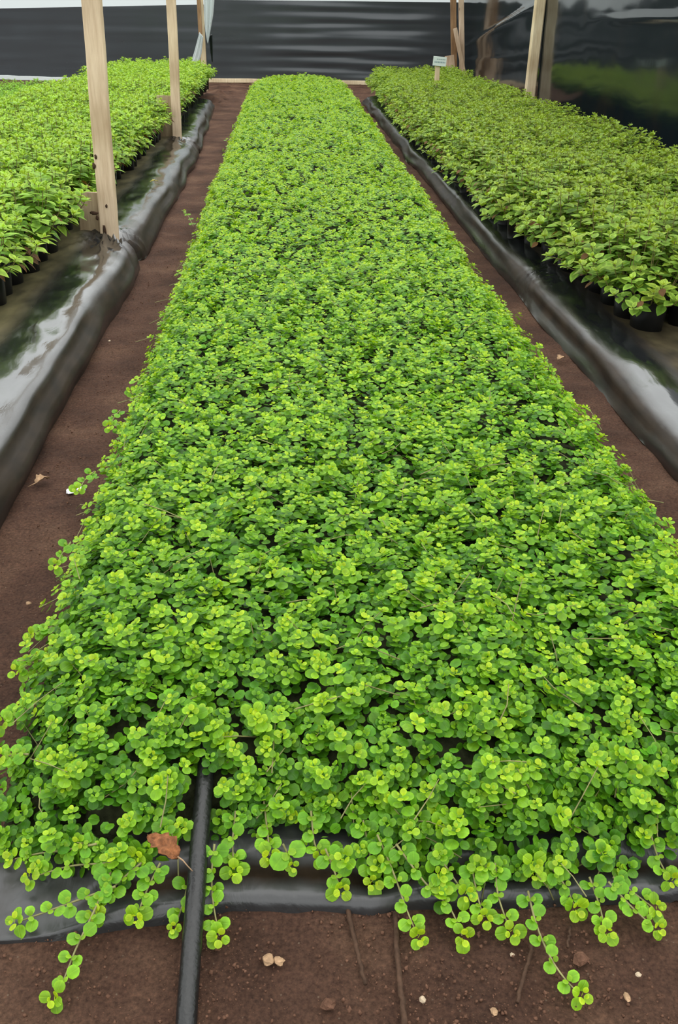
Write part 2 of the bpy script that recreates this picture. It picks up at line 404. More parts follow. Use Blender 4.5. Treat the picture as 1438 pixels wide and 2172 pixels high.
def add_clusters(LV, P, A, scale, bright, tmpl, layers):
    """leafy shoot tips: opposite pairs, each pair turned by a quarter on the one below"""
    n = len(P); U, W = frame_from_axis(A); ph = rng.uniform(0, 2 * np.pi, n)
    #        depth   size   elev  colour mix
    spec = [(0.000, 0.0050, 55, 0.0), (0.0015, 0.0095, 26, 0.2), (0.004, 0.0130, 14, 0.75), (0.010, 0.0165, 4, 1.45), (0.022, 0.0180, -4, 2.0), (0.036, 0.0180, -8, 2.7)]
    pal = np.stack([C_TIP, C_YOUNG, C_MID, C_OLD])
    for k, (dp, sz, el, cm) in enumerate(spec[:layers]):
        for side in (0, np.pi):
            a = ph + k * np.pi / 2 + side + rng.normal(0, 0.22, n)
            R = np.cos(a)[:, None] * U + np.sin(a)[:, None] * W
            e = np.radians(el + rng.normal(0, 11, n))[:, None]
            Y = np.cos(e) * R + np.sin(e) * A; Nn = -np.sin(e) * R + np.cos(e) * A
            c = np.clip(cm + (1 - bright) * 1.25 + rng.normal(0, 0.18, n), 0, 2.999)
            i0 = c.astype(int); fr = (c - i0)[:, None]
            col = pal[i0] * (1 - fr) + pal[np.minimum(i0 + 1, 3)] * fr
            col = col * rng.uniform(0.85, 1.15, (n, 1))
            s_ = sz * scale * rng.uniform(0.8, 1.15, n)
            base = P - A * (dp * scale)[:, None] + R * (0.0022 + 0.10 * sz) * scale[:, None]
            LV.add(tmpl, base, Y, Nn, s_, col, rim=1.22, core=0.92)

# ------------------------------------------------------------------ the central bed
BX0, BX1, BY1 = -0.505, 0.935, 16.0
def front_y(x):
    return np.interp(x, [-0.52, -0.40, -0.30, -0.20, -0.10, -0.02, 0.05, 0.18, 0.30, 0.45, 0.60, 0.75, 0.95], [1.16, 1.09, 1.055, 1.06, 1.09, 1.11, 1.09, 1.04, 1.02, 1.02, 1.05, 1.06, 1.10])
def bed_z(x, y):
    H = 0.205 + 0.0125 * np.maximum(y - 3.0, 0) + 0.028 * fbm(x * 3.2, y * 2.2, 3) + 0.018 * noise2(x * 9, y * 8, 9)
    wob = 0.03 * noise2(y * 2.3, y * 0 + 3.3, 21)
    e = np.clip(np.minimum(x - BX0 + wob, BX1 - x + wob) / 0.20, 0, 1)
    ef = np.clip((y - front_y(x)) / 0.50, 0, 1); eb = np.clip((BY1 - 1.7 * np.abs((x - .215) / .72) ** 3 - y) / 1.1, 0, 1)
    g = lambda t: np.sqrt(np.clip(1 - (1 - t) ** 2, 0, 1))
    return 0.012 + H * g(e) * g(ef) ** 1.1 * g(eb)
def bed_normal(x, y):
    h = 0.012
    dx = (bed_z(x + h, y) - bed_z(x - h, y)) / (2 * h); dy = (bed_z(x, y + h) - bed_z(x, y - h)) / (2 * h)
    return nrm(np.stack([-dx, -dy, np.ones_like(dx)], -1)), np.sqrt(1 + dx * dx + dy * dy)

def bed_samples(density, y0, y1):
    n = int((BX1 - BX0 + 0.06) * (y1 - y0) * density * 2.4)
    x = rng.uniform(BX0 - 0.0, BX1 + 0.0, n); y = rng.uniform(y0, y1, n)
    ok = y > front_y(x) + 0.004
    ok &= y < BY1 - 1.7 * np.abs((x - .215) / .72) ** 3 - .02
    x, y = x[ok], y[ok]
    Nn, st = bed_normal(x, y)
    keep = rng.uniform(0, 1, len(x)) < np.clip(st, 1, 3.2) / 2.4
    x, y, Nn = x[keep], y[keep], Nn[keep]
    return np.stack([x, y, bed_z(x, y)], -1), Nn
def in_view(P, margin):
    u, v, d = proj(P); return (u > -margin) & (u < IMG_W + margin) & (d > 0)

PIPE = np.array([[-0.150, 0.80, -0.016], [-0.150, 0.84, 0.004], [-0.150, 0.90, 0.018], [-0.149, 1.00, 0.042], [-0.148, 1.10, 0.072], [-0.146, 1.20, 0.098], [-0.143, 1.32, 0.122], [-0.14, 1.6, 0.13]])
def clear_of_pipe(P):
    pz = np.interp(P[:, 1], PIPE[:, 1], PIPE[:, 2]); px = np.interp(P[:, 1], PIPE[:, 1], PIPE[:, 0])
    return ~((np.abs(P[:, 0] - px) < 0.030) & (P[:, 1] < 1.185))

groundcover = empty('creeping_groundcover', (0.2, 1.1, 0), 'dense carpet of round-leaved lime-green creeping plants filling the long central bed', 'groundcover')
groundcover['kind'] = 'stuff'
def P_off(o):                                     # meshes are laid out in world metres: undo the root's shift
    o.location = -np.array(o.parent.location); return o

LV = Leaves(); stems = MB()
stem_seg = []
for (y0, y1, dens, tm, lay, sc) in [(1.0, 2.3, 1350, T_NEAR, 6, 1.0), (2.3, 4.2, 1250, T_MID, 5, 1.0), (4.2, 7.5, 900, T_MID, 4, 1.12), (7.5, 16.0, 560, T_FAR, 4, 1.35)]:
    P, Nn = bed_samples(dens, y0, y1)
    k = in_view(P, 260) & clear_of_pipe(P); P, Nn = P[k], Nn[k]; n = len(P)
    up = np.array([[0, -0.10, 1.0]])
    A = nrm(0.55 * Nn + 0.65 * up + rng.normal(0, 0.24, (n, 3)))
    P = P + Nn * rng.normal(0.004, 0.013, n)[:, None]
    edge = np.minimum(P[:, 0] - BX0, BX1 - P[:, 0])
    far = np.clip((P[:, 1] - 1.6) / 5.0, 0, 1)
    tipc = rng.uniform(0, 1, n) < 0.30 + 0.5 * far
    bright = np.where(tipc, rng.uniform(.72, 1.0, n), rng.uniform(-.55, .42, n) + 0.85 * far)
    P = P + Nn * np.where(tipc, .010, -.012)[:, None] * (1 - .5 * far)[:, None]; P[:, 2] = np.maximum(P[:, 2], .012)
    scale = sc * rng.uniform(0.72, 1.22, n)
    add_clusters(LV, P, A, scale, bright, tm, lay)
    # stray runners that stand out of the flanks
    if y0 < 7:
        q = rng.uniform(0, 1, n) < (.13 if y0 < 2 else .07 if y0 < 4 else .03)
        for p, a in zip(P[q], A[q]):
            d = nrm(np.array([rng.normal(0, 1), rng.normal(-0.2, 1), rng.normal(-0.55, 0.3)]))
            stem_seg.append((p + np.array([0, -.003, 0.003]), p + d * rng.uniform(0.05, 0.11) - a * 0.01))
# deeper, darker leaves between the tips
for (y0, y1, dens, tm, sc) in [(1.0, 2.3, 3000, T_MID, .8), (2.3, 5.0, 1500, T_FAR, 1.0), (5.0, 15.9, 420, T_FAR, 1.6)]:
    P, Nn = bed_samples(dens, y0, y1)
    k = in_view(P, 260) & clear_of_pipe(P); P, Nn = P[k], Nn[k]; n = len(P)
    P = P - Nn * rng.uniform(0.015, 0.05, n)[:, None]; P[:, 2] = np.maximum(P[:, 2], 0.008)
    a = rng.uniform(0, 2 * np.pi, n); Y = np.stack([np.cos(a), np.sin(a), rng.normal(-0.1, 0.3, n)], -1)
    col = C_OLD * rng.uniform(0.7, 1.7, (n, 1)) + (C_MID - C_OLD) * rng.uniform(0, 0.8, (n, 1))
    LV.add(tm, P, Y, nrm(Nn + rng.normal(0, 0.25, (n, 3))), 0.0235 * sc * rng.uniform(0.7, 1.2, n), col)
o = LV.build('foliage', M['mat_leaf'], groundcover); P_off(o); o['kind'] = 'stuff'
for a, b in stem_seg:
    mid = (a + b) / 2 + rng.normal(0, 0.004, 3)
    stems.tube([a, mid, b], [0.0008, 0.0011, 0.0013], 4, False)
o = stems.build('stem', M['stem'], groundcover, True); P_off(o); o['kind'] = 'stuff'
# unseen solid core; its dark soil colour stands in for shade between leaves
xs = np.linspace(BX0, BX1, 60); ys = np.concatenate([np.linspace(1.0, 3, 60), np.linspace(3.1, BY1, 90)])
gx, gy = np.meshgrid(xs, ys, indexing='ij')
gz = np.maximum(bed_z(gx, gy) - 0.055, 0.004)
gz = np.where((gy < front_y(gx) + 0.10), np.minimum(gz, 0.006), gz); gz = np.where(bed_z(gx, gy) < .06, -.02, gz)
o = sheet('shade_core', np.stack([gx, gy, gz], -1), M['gap_dark'], groundcover); P_off(o); o['kind'] = 'stuff'

# ------------------------------------------------------------------ trailing shoots at the ends of the bed
def shoot(pix, z0, z1, label, group=None, leaf=0.0205, tipscale=1.1, nodes=None, bright=0.5):
    """pix: points of the runner from the bed to its tip, as seen; laid at heights z0..z1"""
    k = len(pix)
    pts = np.array([atz(x, y, z0 + (z1 - z0) * (i / (k - 1)) ** 0.7) for i, (x, y) in enumerate(pix)])
    t = np.linspace(0, k - 1, 14); ctrl = np.stack([np.interp(t, np.arange(k), pts[:, j]) for j in range(3)], -1)
    for _ in range(3): ctrl[1:-1] = (ctrl[:-2] + 2 * ctrl[1:-1] + ctrl[2:]) / 4
    root = empty('trailing_shoot', tuple(pts[0]), label, 'plant shoot', group)
    off = -pts[0]
    st = MB(); st.tube(ctrl, np.linspace(0.0019, 0.0012, len(ctrl)), 6)
    o = st.build('stem', M['stem'], root, True); o.location = off
    seg = np.linalg.norm(np.diff(ctrl, axis=0), axis=1); L = seg.sum(); cum = np.concatenate([[0], np.cumsum(seg)])
    n = nodes or max(2, int(L / 0.030))
    lv = Leaves(); ax_all = nrm(np.gradient(ctrl, axis=0))
    cam_up = nrm(np.array([0, -0.45, 1.0]))
    for i in range(n):
        s_ = L * (i + 0.35) / n * 0.97
        p = np.array([np.interp(s_, cum, ctrl[:, j]) for j in range(3)]); a = nrm(np.array([np.interp(s_, cum, ax_all[:, j]) for j in range(3)]))
        lat = nrm(np.cross(a, cam_up)); up = np.cross(lat, a)
        turn = 1.25 if i % 2 == 0 else 0.62
        fr = (i + 0.5) / n
        for sd in (-1, 1):
            y = nrm(lat * sd * math.sin(turn + rng.normal(0, .15)) + a * math.cos(turn + rng.normal(0, .25)) * (1 if i % 2 == 0 else sd) + up * rng.uniform(0.05, 0.35))
            col = (C_OLD * (1 - bright * fr) + C_YOUNG * bright * fr) * rng.uniform(0.9, 1.2) + C_MID * 0.32
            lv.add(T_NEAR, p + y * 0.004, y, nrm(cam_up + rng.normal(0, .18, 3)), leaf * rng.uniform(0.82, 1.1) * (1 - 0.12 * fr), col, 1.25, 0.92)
            y2 = nrm(lat * sd * 0.7 + a * rng.uniform(0.2, 0.9) + up * 0.5)
            lv.add(T_NEAR, p + y2 * 0.002 + up * 0.003, y2, nrm(cam_up + rng.normal(0, .2, 3)), leaf * 0.42, C_YOUNG * rng.uniform(0.75, 1.0), 1.15, 0.95)
    o = lv.build('foliage', M['mat_leaf'], root); o.location = off
    tp = Leaves(); ax = nrm(0.45 * ax_all[-1] + 0.9 * cam_up)
    add_clusters(tp, ctrl[-1:] + ax * 0.012, ax[None], np.array([1.05 * tipscale]), np.array([0.98]), T_NEAR, 4)
    o = tp.build('tip_rosette', M['mat_leaf'], root); o.location = off; o['label'] = 'lime-yellow rosette of young leaves'
    return root

shoot([(235, 1850), (195, 1945), (160, 2010), (140, 2070), (118, 2112)], .06, .010, 'longest trailing shoot, lying on bare soil beyond the grey liner corner')
shoot([(245, 1880), (150, 1915), (95, 1935), (40, 1955)], .055, .018, 'trailing shoot lying across the bare grey corner of the liner')
shoot([(455, 1790), (448, 1850), (450, 1910), (465, 1985)], .075, .015, 'leafy trailing shoot hanging down the liner hard against the black pipe', nodes=5)
shoot([(402, 1860), (392, 1905), (372, 1965)], .035, .012, 'short sparse trailing shoot half hidden under the black pipe', nodes=2, tipscale=.8)
shoot([(800, 1770), (835, 1850), (862, 1930), (886, 1985)], .085, .014, 'trailing shoot crossing the liner just beyond the longest twig')
shoot([(840, 1790), (905, 1880), (955, 1920), (980, 1985)], .085, .014, 'trailing shoot with long bare stem reaching soil beside a pale rootlet')
shoot([(1120, 1890), (1135, 1960), (1165, 2030), (1195, 2075), (1228, 2108)], .045, .010, 'trailing shoot reaching far over the soil past the slanting twig')
shoot([(1050, 1830), (1055, 1900), (1082, 1975)], .06, .016, 'trailing shoot ending in a cluster above the slanting twig', nodes=3)
shoot([(1170, 1840), (1200, 1880), (1220, 1925)], .06, .022, 'trailing shoot with a fat rosette beyond the slanting twig, on the liner edge', nodes=3, tipscale=1.2)
shoot([(1250, 1860), (1270, 1915), (1285, 1975)], .05, .016, 'trailing shoot drooping straight down over the liner edge onto soil', nodes=3)
shoot([(1290, 1870), (1335, 1920), (1388, 1968)], .05, .016, 'trailing shoot reaching lowest beside the worn square liner fold', nodes=4)
shoot([(1300, 1860), (1345, 1895), (1385, 1925)], .05, .024, 'trailing shoot lying just above the lowest one at the liner fold', nodes=3)
shoot([(1380, 1770), (1395, 1820), (1420, 1865)], .07, .028, 'sparse trailing shoot over the square liner fold at the far end', nodes=3, leaf=.02)
shoot([(690, 1800), (710, 1850), (722, 1885)], .07, .03, 'solitary trailing shoot resting on the liner between twig and pipe', nodes=2)
shoot([(600, 1790), (612, 1815), (618, 1835)], .07, .04, 'short shoot with one big scalloped leaf over the liner roll', nodes=1, leaf=.032, tipscale=.8)
shoot([(205, 1790), (130, 1805), (80, 1810), (32, 1822)], .075, .03, 'thin trailing shoot pointing sideways above the grey liner corner', nodes=4, leaf=.018)
shoot([(250, 1830), (150, 1835), (70, 1860)], .065, .03, 'leafy trailing shoot just under the thin sideways shoot', nodes=4, leaf=.021)
shoot([(300, 1830), (240, 1880), (205, 1935)], .07, .03, 'thick trailing shoot at the root of the longest one', nodes=4)
shoot([(340, 1830), (310, 1890), (290, 1945)], .07, .028, 'trailing shoot ending on the liner edge left clear of the pipe', nodes=4, tipscale=1.15)
shoot([(500, 1720), (492, 1790), (497, 1845)], .09, .04, 'drooping shoot just above the liner roll next to the pipe', nodes=3)
shoot([(560, 1700), (568, 1770), (572, 1815)], .09, .045, 'drooping shoot above the liner roll, second from the pipe', nodes=3)
shoot([(660, 1720), (665, 1785), (678, 1815)], .09, .045, 'drooping shoot above the liner roll, third from the pipe', nodes=3)
shoot([(770, 1740), (785, 1810), (790, 1870)], .085, .035, 'drooping shoot over the liner above the longest twig', nodes=3, tipscale=1.1)
shoot([(920, 1800), (960, 1860), (985, 1895)], .08, .035, 'trailing shoot over the liner above the pale rootlet', nodes=3)
shoot([(1000, 1830), (1010, 1890), (1025, 1945)], .06, .022, 'trailing shoot touching the soil next to the slanting twig top', nodes=3)
gp = 'trailing shoots along the bed flank'
for (a, b) in [((150, 1150), (118, 1200)), ((110, 1330), (70, 1350)), ((90, 1400), (40, 1425)), ((60, 1500), (8, 1535)), ((255, 870), (232, 905)), ((200, 1000), (165, 1040)), ((60, 1600), (5, 1608)), ((410, 480), (392, 450))]:
    shoot([a, ((a[0] + b[0]) / 2, (a[1] + b[1]) / 2 - 5), b], .13, .12 if b[1] < 1300 else .10, 'short leafy shoot sticking out of the central bed over the soil path', gp, nodes=3, leaf=.020)

# ------------------------------------------------------------------ soil
def grade(a, b, h0, h1, lo, hi):
    out = [a]
    while out[-1] < b:
        y = out[-1]; out.append(y + (h0 if lo <= y <= hi else h1))
    return np.array(out)
xs = np.concatenate([[-9, -6, -4.5, -3.2, -2.2], grade(-1.45, 1.65, 0.014, 0.014, -9, 9), [2.2, 2.8, 3.4, 4.2]])
ys = np.concatenate([[-3, -1, 0.0, 0.4], grade(0.62, 4.0, 0.013, 0.013, 0, 9), grade(4.02, 20.5, 0.05, 0.05, 0, 99)])
gx, gy = np.meshgrid(xs, ys, indexing='ij')
fade = np.clip((3.3 - np.abs(gx)) / 1.5, 0, 1)
gz = (0.012 * fbm(gx * 7, gy * 7, 31) + 0.007 * fbm(gx * 26, gy * 26, 33, 2)) * fade - 0.006
rub = np.exp(-((gx + 1.02) / 0.28) ** 2) * np.clip((gy - 13.8) / 1.2, 0, 1) * np.clip((19 - gy) / 1.5, 0, 1)
gz += rub * (0.05 + 0.09 * fbm(gx * 5, gy * 4, 41))
o = sheet('floor', np.stack([gx, gy, gz], -1), M['soil']); tag(o, 'bare reddish-brown soil floor of the greenhouse', 'soil floor', kind='structure')

def blob(name, p, r, mat, squash=0.65, seed=0, parent=None, n=10):
    u = np.linspace(0, np.pi, n // 2 + 2); w = np.linspace(0, 2 * np.pi, n, endpoint=False)
    rr = np.random.default_rng(seed); ax = rr.uniform(0.7, 1.25, 3)
    V = []
    for a in u:
        for b in w:
            d = np.array([math.sin(a) * math.cos(b), math.sin(a) * math.sin(b), math.cos(a)])
            k = 1 + 0.7 * noise2(d[0] * 2 + seed, d[1] * 2 + d[2] * 1.7, seed)
            V.append(p + d * ax * r * k * np.array([1, 1, squash]))
    F = []
    m_ = len(w)
    for i in range(len(u) - 1):
        for j in range(m_): F.append((i*m_+j, (i+1)*m_+j, (i+1)*m_+(j+1) % m_, i*m_+(j+1) % m_))
    b = MB(); b.add(V, F); return b
# crumbs of soil nobody could count
cb = MB(); octa = np.array([[1, 0, 0], [-1, 0, 0], [0, 1, 0], [0, -1, 0], [0, 0, 1], [0, 0, -1.]])
of = [(0, 2, 4), (2, 1, 4), (1, 3, 4), (3, 0, 4), (2, 0, 5), (1, 2, 5), (3, 1, 5), (0, 3, 5)]
for i in range(9000):
    if i < 7000: x, y = rng.uniform(-0.55, 0.75), rng.uniform(0.72, 1.03)
    else: x, y = rng.uniform(-0.76, -0.52), rng.uniform(1.2, 6)
    if noise2(x * 9, y * 9, 5) < rng.uniform(-0.35, 0.25): continue
    r = 0.0010 + 0.0034 * rng.uniform() ** 4
    q = rng.normal(0, 1, (3, 3)); q, _ = np.linalg.qr(q)
    cb.add((octa * rng.uniform(0.6, 1.3, (6, 1)) * r) @ q + np.array([x, y, 0.001 + 0.4 * r]), of)
o = cb.build('soil_crumbs', M['brown_clod'], None, True); tag(o, 'loose brown soil crumbs strewn over the bare ground', 'soil crumbs', kind='stuff')

def small(name, px, py, r, mat, label, cat, sq=.65, seed=0):
    p = atz(px, py, 0.004); b = blob(name, np.zeros(3), r, None, sq, seed, n=7)
    o = b.build(name, mat, None, False); o.location = (p[0], p[1], r * sq * 0.55); return tag(o, label, cat)
small('stone', 897, 2118, .0062, M['pale_stone'], 'pale angular stone chip on bare soil beside the longest twig', 'stone', seed=3)
small('stone', 1268 // 2 + 720, 1600 + 930 // 2, .004, M['pale_stone'], 'tiny whitish stone on soil beyond the slanting twig', 'stone', seed=5)
small('stone', 1048, 2143, .0055, M['dry_tan'], 'tan pebble on bare soil beyond the lower end of the slanting twig', 'stone', seed=8)
small('stone', 735 // 2 + 720, 2023, .0042, M['pale_stone'], 'small pale stone on soil directly above the slanting twig', 'stone', seed=11)
small('stone', 1330, 2112, .006, M['dry_tan'], 'tan stone half sunk in soil past the far-reaching shoot', 'stone', seed=12)
small('clod', 1230, 2034, .010, M['brown_clod'], 'pale crumbly clod of earth above the far-reaching shoot tip', 'clod', seed=13)
small('clod', 695, 2130, .011, M['brown_clod'], 'dark round clod of earth beside the shorter straight twig', 'clod', seed=14)
small('stone', 60, 1238 // 1 + 40, .006, M['dry_tan'], 'small tan stone on the soil path beside the near plastic roll', 'stone', seed=15)
def pair_scrap(px, py):
    root = empty('dried_husk', tuple(atz(px, py, 0.0)), 'pale shrivelled husk in two lobes on soil beside the pipe end', 'dried husk')
    for i, (dx, dy, r) in enumerate([(-.002, .0, .0105), (.0135, -.001, .007)]):
        b = blob('lobe', np.array([dx, dy, r * .55]), r, None, .7, 20 + i, n=14); b.build('lobe', M['dry_tan'], root, False)
pair_scrap(572, 2041)

def twig(pix, r0, r1, label):
    pts = np.array([atz(x, y, 0.004) for x, y in pix]); k = len(pts)
    t = np.linspace(0, k - 1, 18); c = np.stack([np.interp(t, np.arange(k), pts[:, j]) for j in range(3)], -1)
    c[:, :2] += rng.normal(0, .0007, (18, 2)); b = MB(); b.tube(c, np.linspace(r0, r1, 18), 7)
    tag(b.build('twig', M['twig'], None, True), label, 'twig')
twig([(736, 1925), (752, 1990), (762, 2040), (775, 2088)], .0042, .0032, 'shorter straight brown twig lying on soil below the liner')
twig([(838, 1935), (842, 2010), (846, 2070), (853, 2120), (857, 2180)], .0042, .0046, 'longest brown twig running down the soil out of view')
twig([(1132, 1990), (1122, 2040), (1104, 2090), (1098, 2125)], .0030, .0030, 'slanting brown twig on soil under the far-reaching shoot')
twig([(1209, 1965), (1203, 2010)], .0022, .0022, 'faint stub of twig half buried beyond the slanting twig')
twig([(938, 1950), (948, 1947), (957, 1953)], .0008, .0006, 'hair-thin pale rootlet curled on soil by a shoot')

# dead leaf on the plants
def flat_leaf(name, p, yaw, size, mat, label, pitch=0.0, stalk=True, curl=0.25):
    root = empty(name, tuple(p), label, 'dead leaf', rz=yaw); root.rotation_euler = (pitch, 0, yaw)
    nu, nv = 15, 9; u = np.linspace(0, 1, nu); v = np.linspace(-1, 1, nv)
    w = (0.27 * np.sin(np.pi * np.clip(u, 0.0, 1) ** 0.8) ** 0.85 + 0.012) * (1 + .22 * np.sin(u * 23))
    G = np.zeros((nu, nv, 3))
    for i in range(nu):
        for j in range(nv):
            G[i, j] = [v[j] * w[i] * (1 + .12 * noise2(u[i] * 9, v[j] + 2, 3)), u[i], curl * w[i] * abs(v[j]) ** 1.5 + .10 * math.sin(u[i] * 3.2) + .16 * noise2(u[i] * 6, v[j] * 2.5, 7)]
    o = sheet('blade', G * size, mat, root, thick=.0006)
    if stalk:
        b = MB(); b.tube(np.array([[0, 0.02, 0.0], [.0, -.15, .0], [-.03, -.32, -.03], [-.05, -.5, -.06]]) * size, [.0013, .0011, .001, .0009], 6)
        b.build('stalk', M['dry_tan'], root, True)
    return root
zl = 0.118
flat_leaf('dead_leaf', atz(378, 1818, zl), 0.95, .062, M['dry_leaf'], 'curled rusty-brown dead leaf resting on green leaves beside the black pipe', pitch=.15)
flat_leaf('dead_leaf', atz(75, 1025, .012), -.7, .050, M['dry_tan'], 'shrivelled pale dead leaf on the soil path by the plastic roll', stalk=True, curl=.7)
flat_leaf('dead_leaf', atz(1183, 762, .012), -.9, .05, M['dry_tan'], 'tan dead leaf on the narrow soil strip beside the thin plastic roll', stalk=False, curl=.4)
flat_leaf('dead_leaf', atz(318, 385, .16), -1.3, .06, plain('yellow_leaf', (.42, .36, .06), .6), 'fallen yellowed leaf lying on the gathered plastic roll between two posts', stalk=False, curl=.2)
for i, (px, py, r, lab) in enumerate([(150, 1041, .020, 'flat white foam scrap on the soil path beside the green bed'), (172, 1036, .014, 'second white foam scrap, half under the green leaves'), (232, 722, .008, 'pale crumb on the soil path between roll and green bed')]):
    small('foam_scrap', px, py, r, M['foam'] if i < 2 else M['pale_stone'], lab, 'scrap', .35, 30 + i)

# ------------------------------------------------------------------ black pipe
b = MB(); t = np.linspace(0, len(PIPE) - 1, 40); pc = np.stack([np.interp(t, np.arange(len(PIPE)), PIPE[:, j]) for j in range(3)], -1)
for _ in range(3): pc[1:-1] = (pc[:-2] + 2 * pc[1:-1] + pc[2:]) / 4
b.tube(pc, 0.0150, 20); o = b.build('water_pipe', M['pipe'], None, True)
tag(o, 'stiff black water pipe sloping from the leaves down into the soil', 'pipe')

# ------------------------------------------------------------------ liners
def rollers(name, side, foot, prof, y0, y1, ties, label, inner_to, seed, wob=0.03):
    """sheet draped over an earth kerb; prof: (distance inward from the foot, height, soil film, algae)"""
    prof = np.array(prof); s = np.linspace(0, 1, 64)
    d = np.concatenate([[0], np.cumsum(np.hypot(np.diff(prof[:, 0]), np.diff(prof[:, 1])))])
    u = s ** 1.25 * d[-1]
    X = np.interp(u, d, prof[:, 0]); Z = np.interp(u, d, prof[:, 1]); Ds = np.interp(u, d, prof[:, 2]); Al = np.interp(u, d, prof[:, 3])
    for _ in range(2):
        X[1:-1] = (X[:-2] + 2 * X[1:-1] + X[2:]) / 4; Z[1:-1] = (Z[:-2] + 2 * Z[1:-1] + Z[2:]) / 4
    ys = np.concatenate([np.arange(y0, 6.5, 0.014), np.arange(6.5, y1, 0.03)])
    gy, gX = np.meshgrid(ys, X, indexing='ij'); gZ = np.broadcast_to(Z, gX.shape).copy(); gS = np.broadcast_to(u, gX.shape)
    roll = np.clip((0.42 - gX) / 0.25, 0, 1)
    f = np.interp(ys, [p[0] for p in foot], [p[1] for p in foot])[:, None] + side * (wob * noise2(ys * 1.7, ys * 0 + .5, seed) + .5 * wob * noise2(ys * 5.1, ys * 0 + 1.5, seed + 1))[:, None]
    sw = 1 + 0.22 * noise2(ys * 1.1, ys * 0 + 7.7, seed + 2)[:, None]
    gZ *= np.where(gX < 0.4, sw, 1 + (sw - 1) * np.clip((0.6 - gX) / .2, 0, 1))
    gZ = gZ + roll * (0.010 * fbm(gX * 5 + 1, gy * 2.3, seed + 3) + 0.007 * fbm(gX * 16, gy * 5, seed + 4, 2))
    # lengthwise creases low on the outside, where the sheet sags
    gXo = gX - roll * 0.016 * np.sin(gS * 58 + 5 * noise2(gy * 1.3, gS * 3, seed + 5)) * np.clip(noise2(gy * 1.9, gS * 0 + 2, seed + 6) + .35, 0, 1) * (gS < .2)
    xw = f - side * 0 + (-side) * gXo * -1 * -1
    xw = f + (-1 if side > 0 else 1) * 0 + (gXo * (1 if side > 0 else -1))
    # folds that fan out from the posts where the sheet is tied in
    for (tx, ty, amp, rad, kf) in ties:
        dx = xw - tx; dy = gy - ty; r = np.hypot(dx, dy); th = np.arctan2(dy, dx)
        w = np.exp(-(r / rad) ** 2) * np.clip(r / .05, 0, 1) * roll
        gZ += amp * w * (1 - np.abs(np.sin(kf * th + 1.6 * noise2(r * 5, th * 1.5, seed + 8))) ** .6 - .35) * 1.5 * np.clip(.6 + noise2(th * 2, r * 3, seed + 9), .2, 1)
        pin = np.exp(-(dy / .055) ** 2) * (roll > 0) * (amp > .02)
        gZ *= 1 - 0.38 * pin * np.clip((.22 - gX) / .2, 0, 1)
        xw = xw + (1 if side > 0 else -1) * 0.075 * pin * np.clip((.24 - gX) / .2, 0, 1)
    endf = np.clip((y1 - gy) / .35, 0, 1) ** .5
    gZ = gZ * endf
    C = np.zeros(gX.shape + (3,)); C[..., 0] = Ds; C[..., 1] = Al
    C[..., 0] += .25 * noise2(gy * 2.2, gX * 6, seed + 11); C[..., 1] += .2 * noise2(gy * 1.6, gX * 4, seed + 12)
    o = sheet(name, np.stack([xw, gy, np.maximum(gZ, -0.004)], -1), M['film'], None, np.clip(C, 0, 1))
    return tag(o, label, 'plastic liner')

rollers('plastic_liner', -1, [(1, -.775), (5.0, -.775), (9.4, -.80), (11, -.86), (14.4, -.97)],
        [(0, -.01, .5, 0), (.0, .024, .45, .1), (.013, .066, .8, .1), (.036, .102, .8, .1), (.066, .124, .35, 0), (.11, .137, .0, 0), (.17, .145, .0, 0), (.23, .149, .15, .1), (.28, .149, .5, .4), (.33, .147, .8, .7), (.42, .141, .8, .8), (.60, .132, .8, .8), (1.65, .128, .8, .5)],
        0.6, 14.5, [(-.955, 5.27, .042, .34, 8.0), (-1.0, 9.62, .042, .34, 8.0)],
        'shiny black plastic liner rolled over the earth kerb, gathered at two wooden posts', 0, 51)
rollers('plastic_liner', 1, [(1, 1.19), (5.0, 1.165), (9.2, 1.15), (15, 1.17)],
        [(0, -.01, .5, 0), (.0, .020, .35, 0), (.012, .052, .85, 0), (.032, .082, .85, 0), (.060, .099, .3, 0), (.10, .108, .0, 0), (.15, .112, .05, 0), (.20, .112, .4, .2), (.26, .106, .8, .4), (.40, .094, .8, .4), (1.6, .088, .8, .3)],
        1.0, 15.4, [(1.30, 4.62, .016, .24, 9.0), (1.22, 6.9, .014, .3, 6.0)],
        'low shiny black plastic liner edging the bed of scallop-leaved pot plants', 0, 81, .02)
# front liner of the central bed
fx = np.linspace(-0.70, 1.15, 190)
edge = np.interp(fx, [-.70, -.44, -.37, -.27, -.197, -.104, .073, .12, .207, .355, .508, .613, 1.2], [.955, .968, .972, .992, 1.0, 1.018, 1.006, 0.998, 1.01, 1.004, 1.007, 1.007, 1.0]) + .006 * noise2(fx * 9, fx * 0 + 1, 5)
prof = np.array([(0, -.006, .1), (.004, .012, .05), (.016, .021, .0), (.03, .021, .25), (.05, .017, .75), (.066, .014, .85), (.071, .022, .4), (.084, .036, .0), (.105, .040, .1), (.15, .034, .3), (.3, .03, .3), (.7, .03, .3)])
uu = np.linspace(0, 1, 70) ** 1.6 * .7; lim = np.interp(fx, [-.7, -.46, -.40, -.30, 1.2], [.10, .15, .20, .7, .7]) / .7
pz = np.interp(uu, prof[:, 0], prof[:, 1]); pd = np.interp(uu, prof[:, 0], prof[:, 2])
flat = np.clip((-.26 - fx) / .1, 0, 1)[:, None]
gy = edge[:, None] + uu[None] * lim[:, None] + .010 * noise2(fx * 5, fx * 0 + 9, 15)[:, None] * np.clip(uu[None] / .06, 0, 1)
gx = np.broadcast_to(fx[:, None], gy.shape)
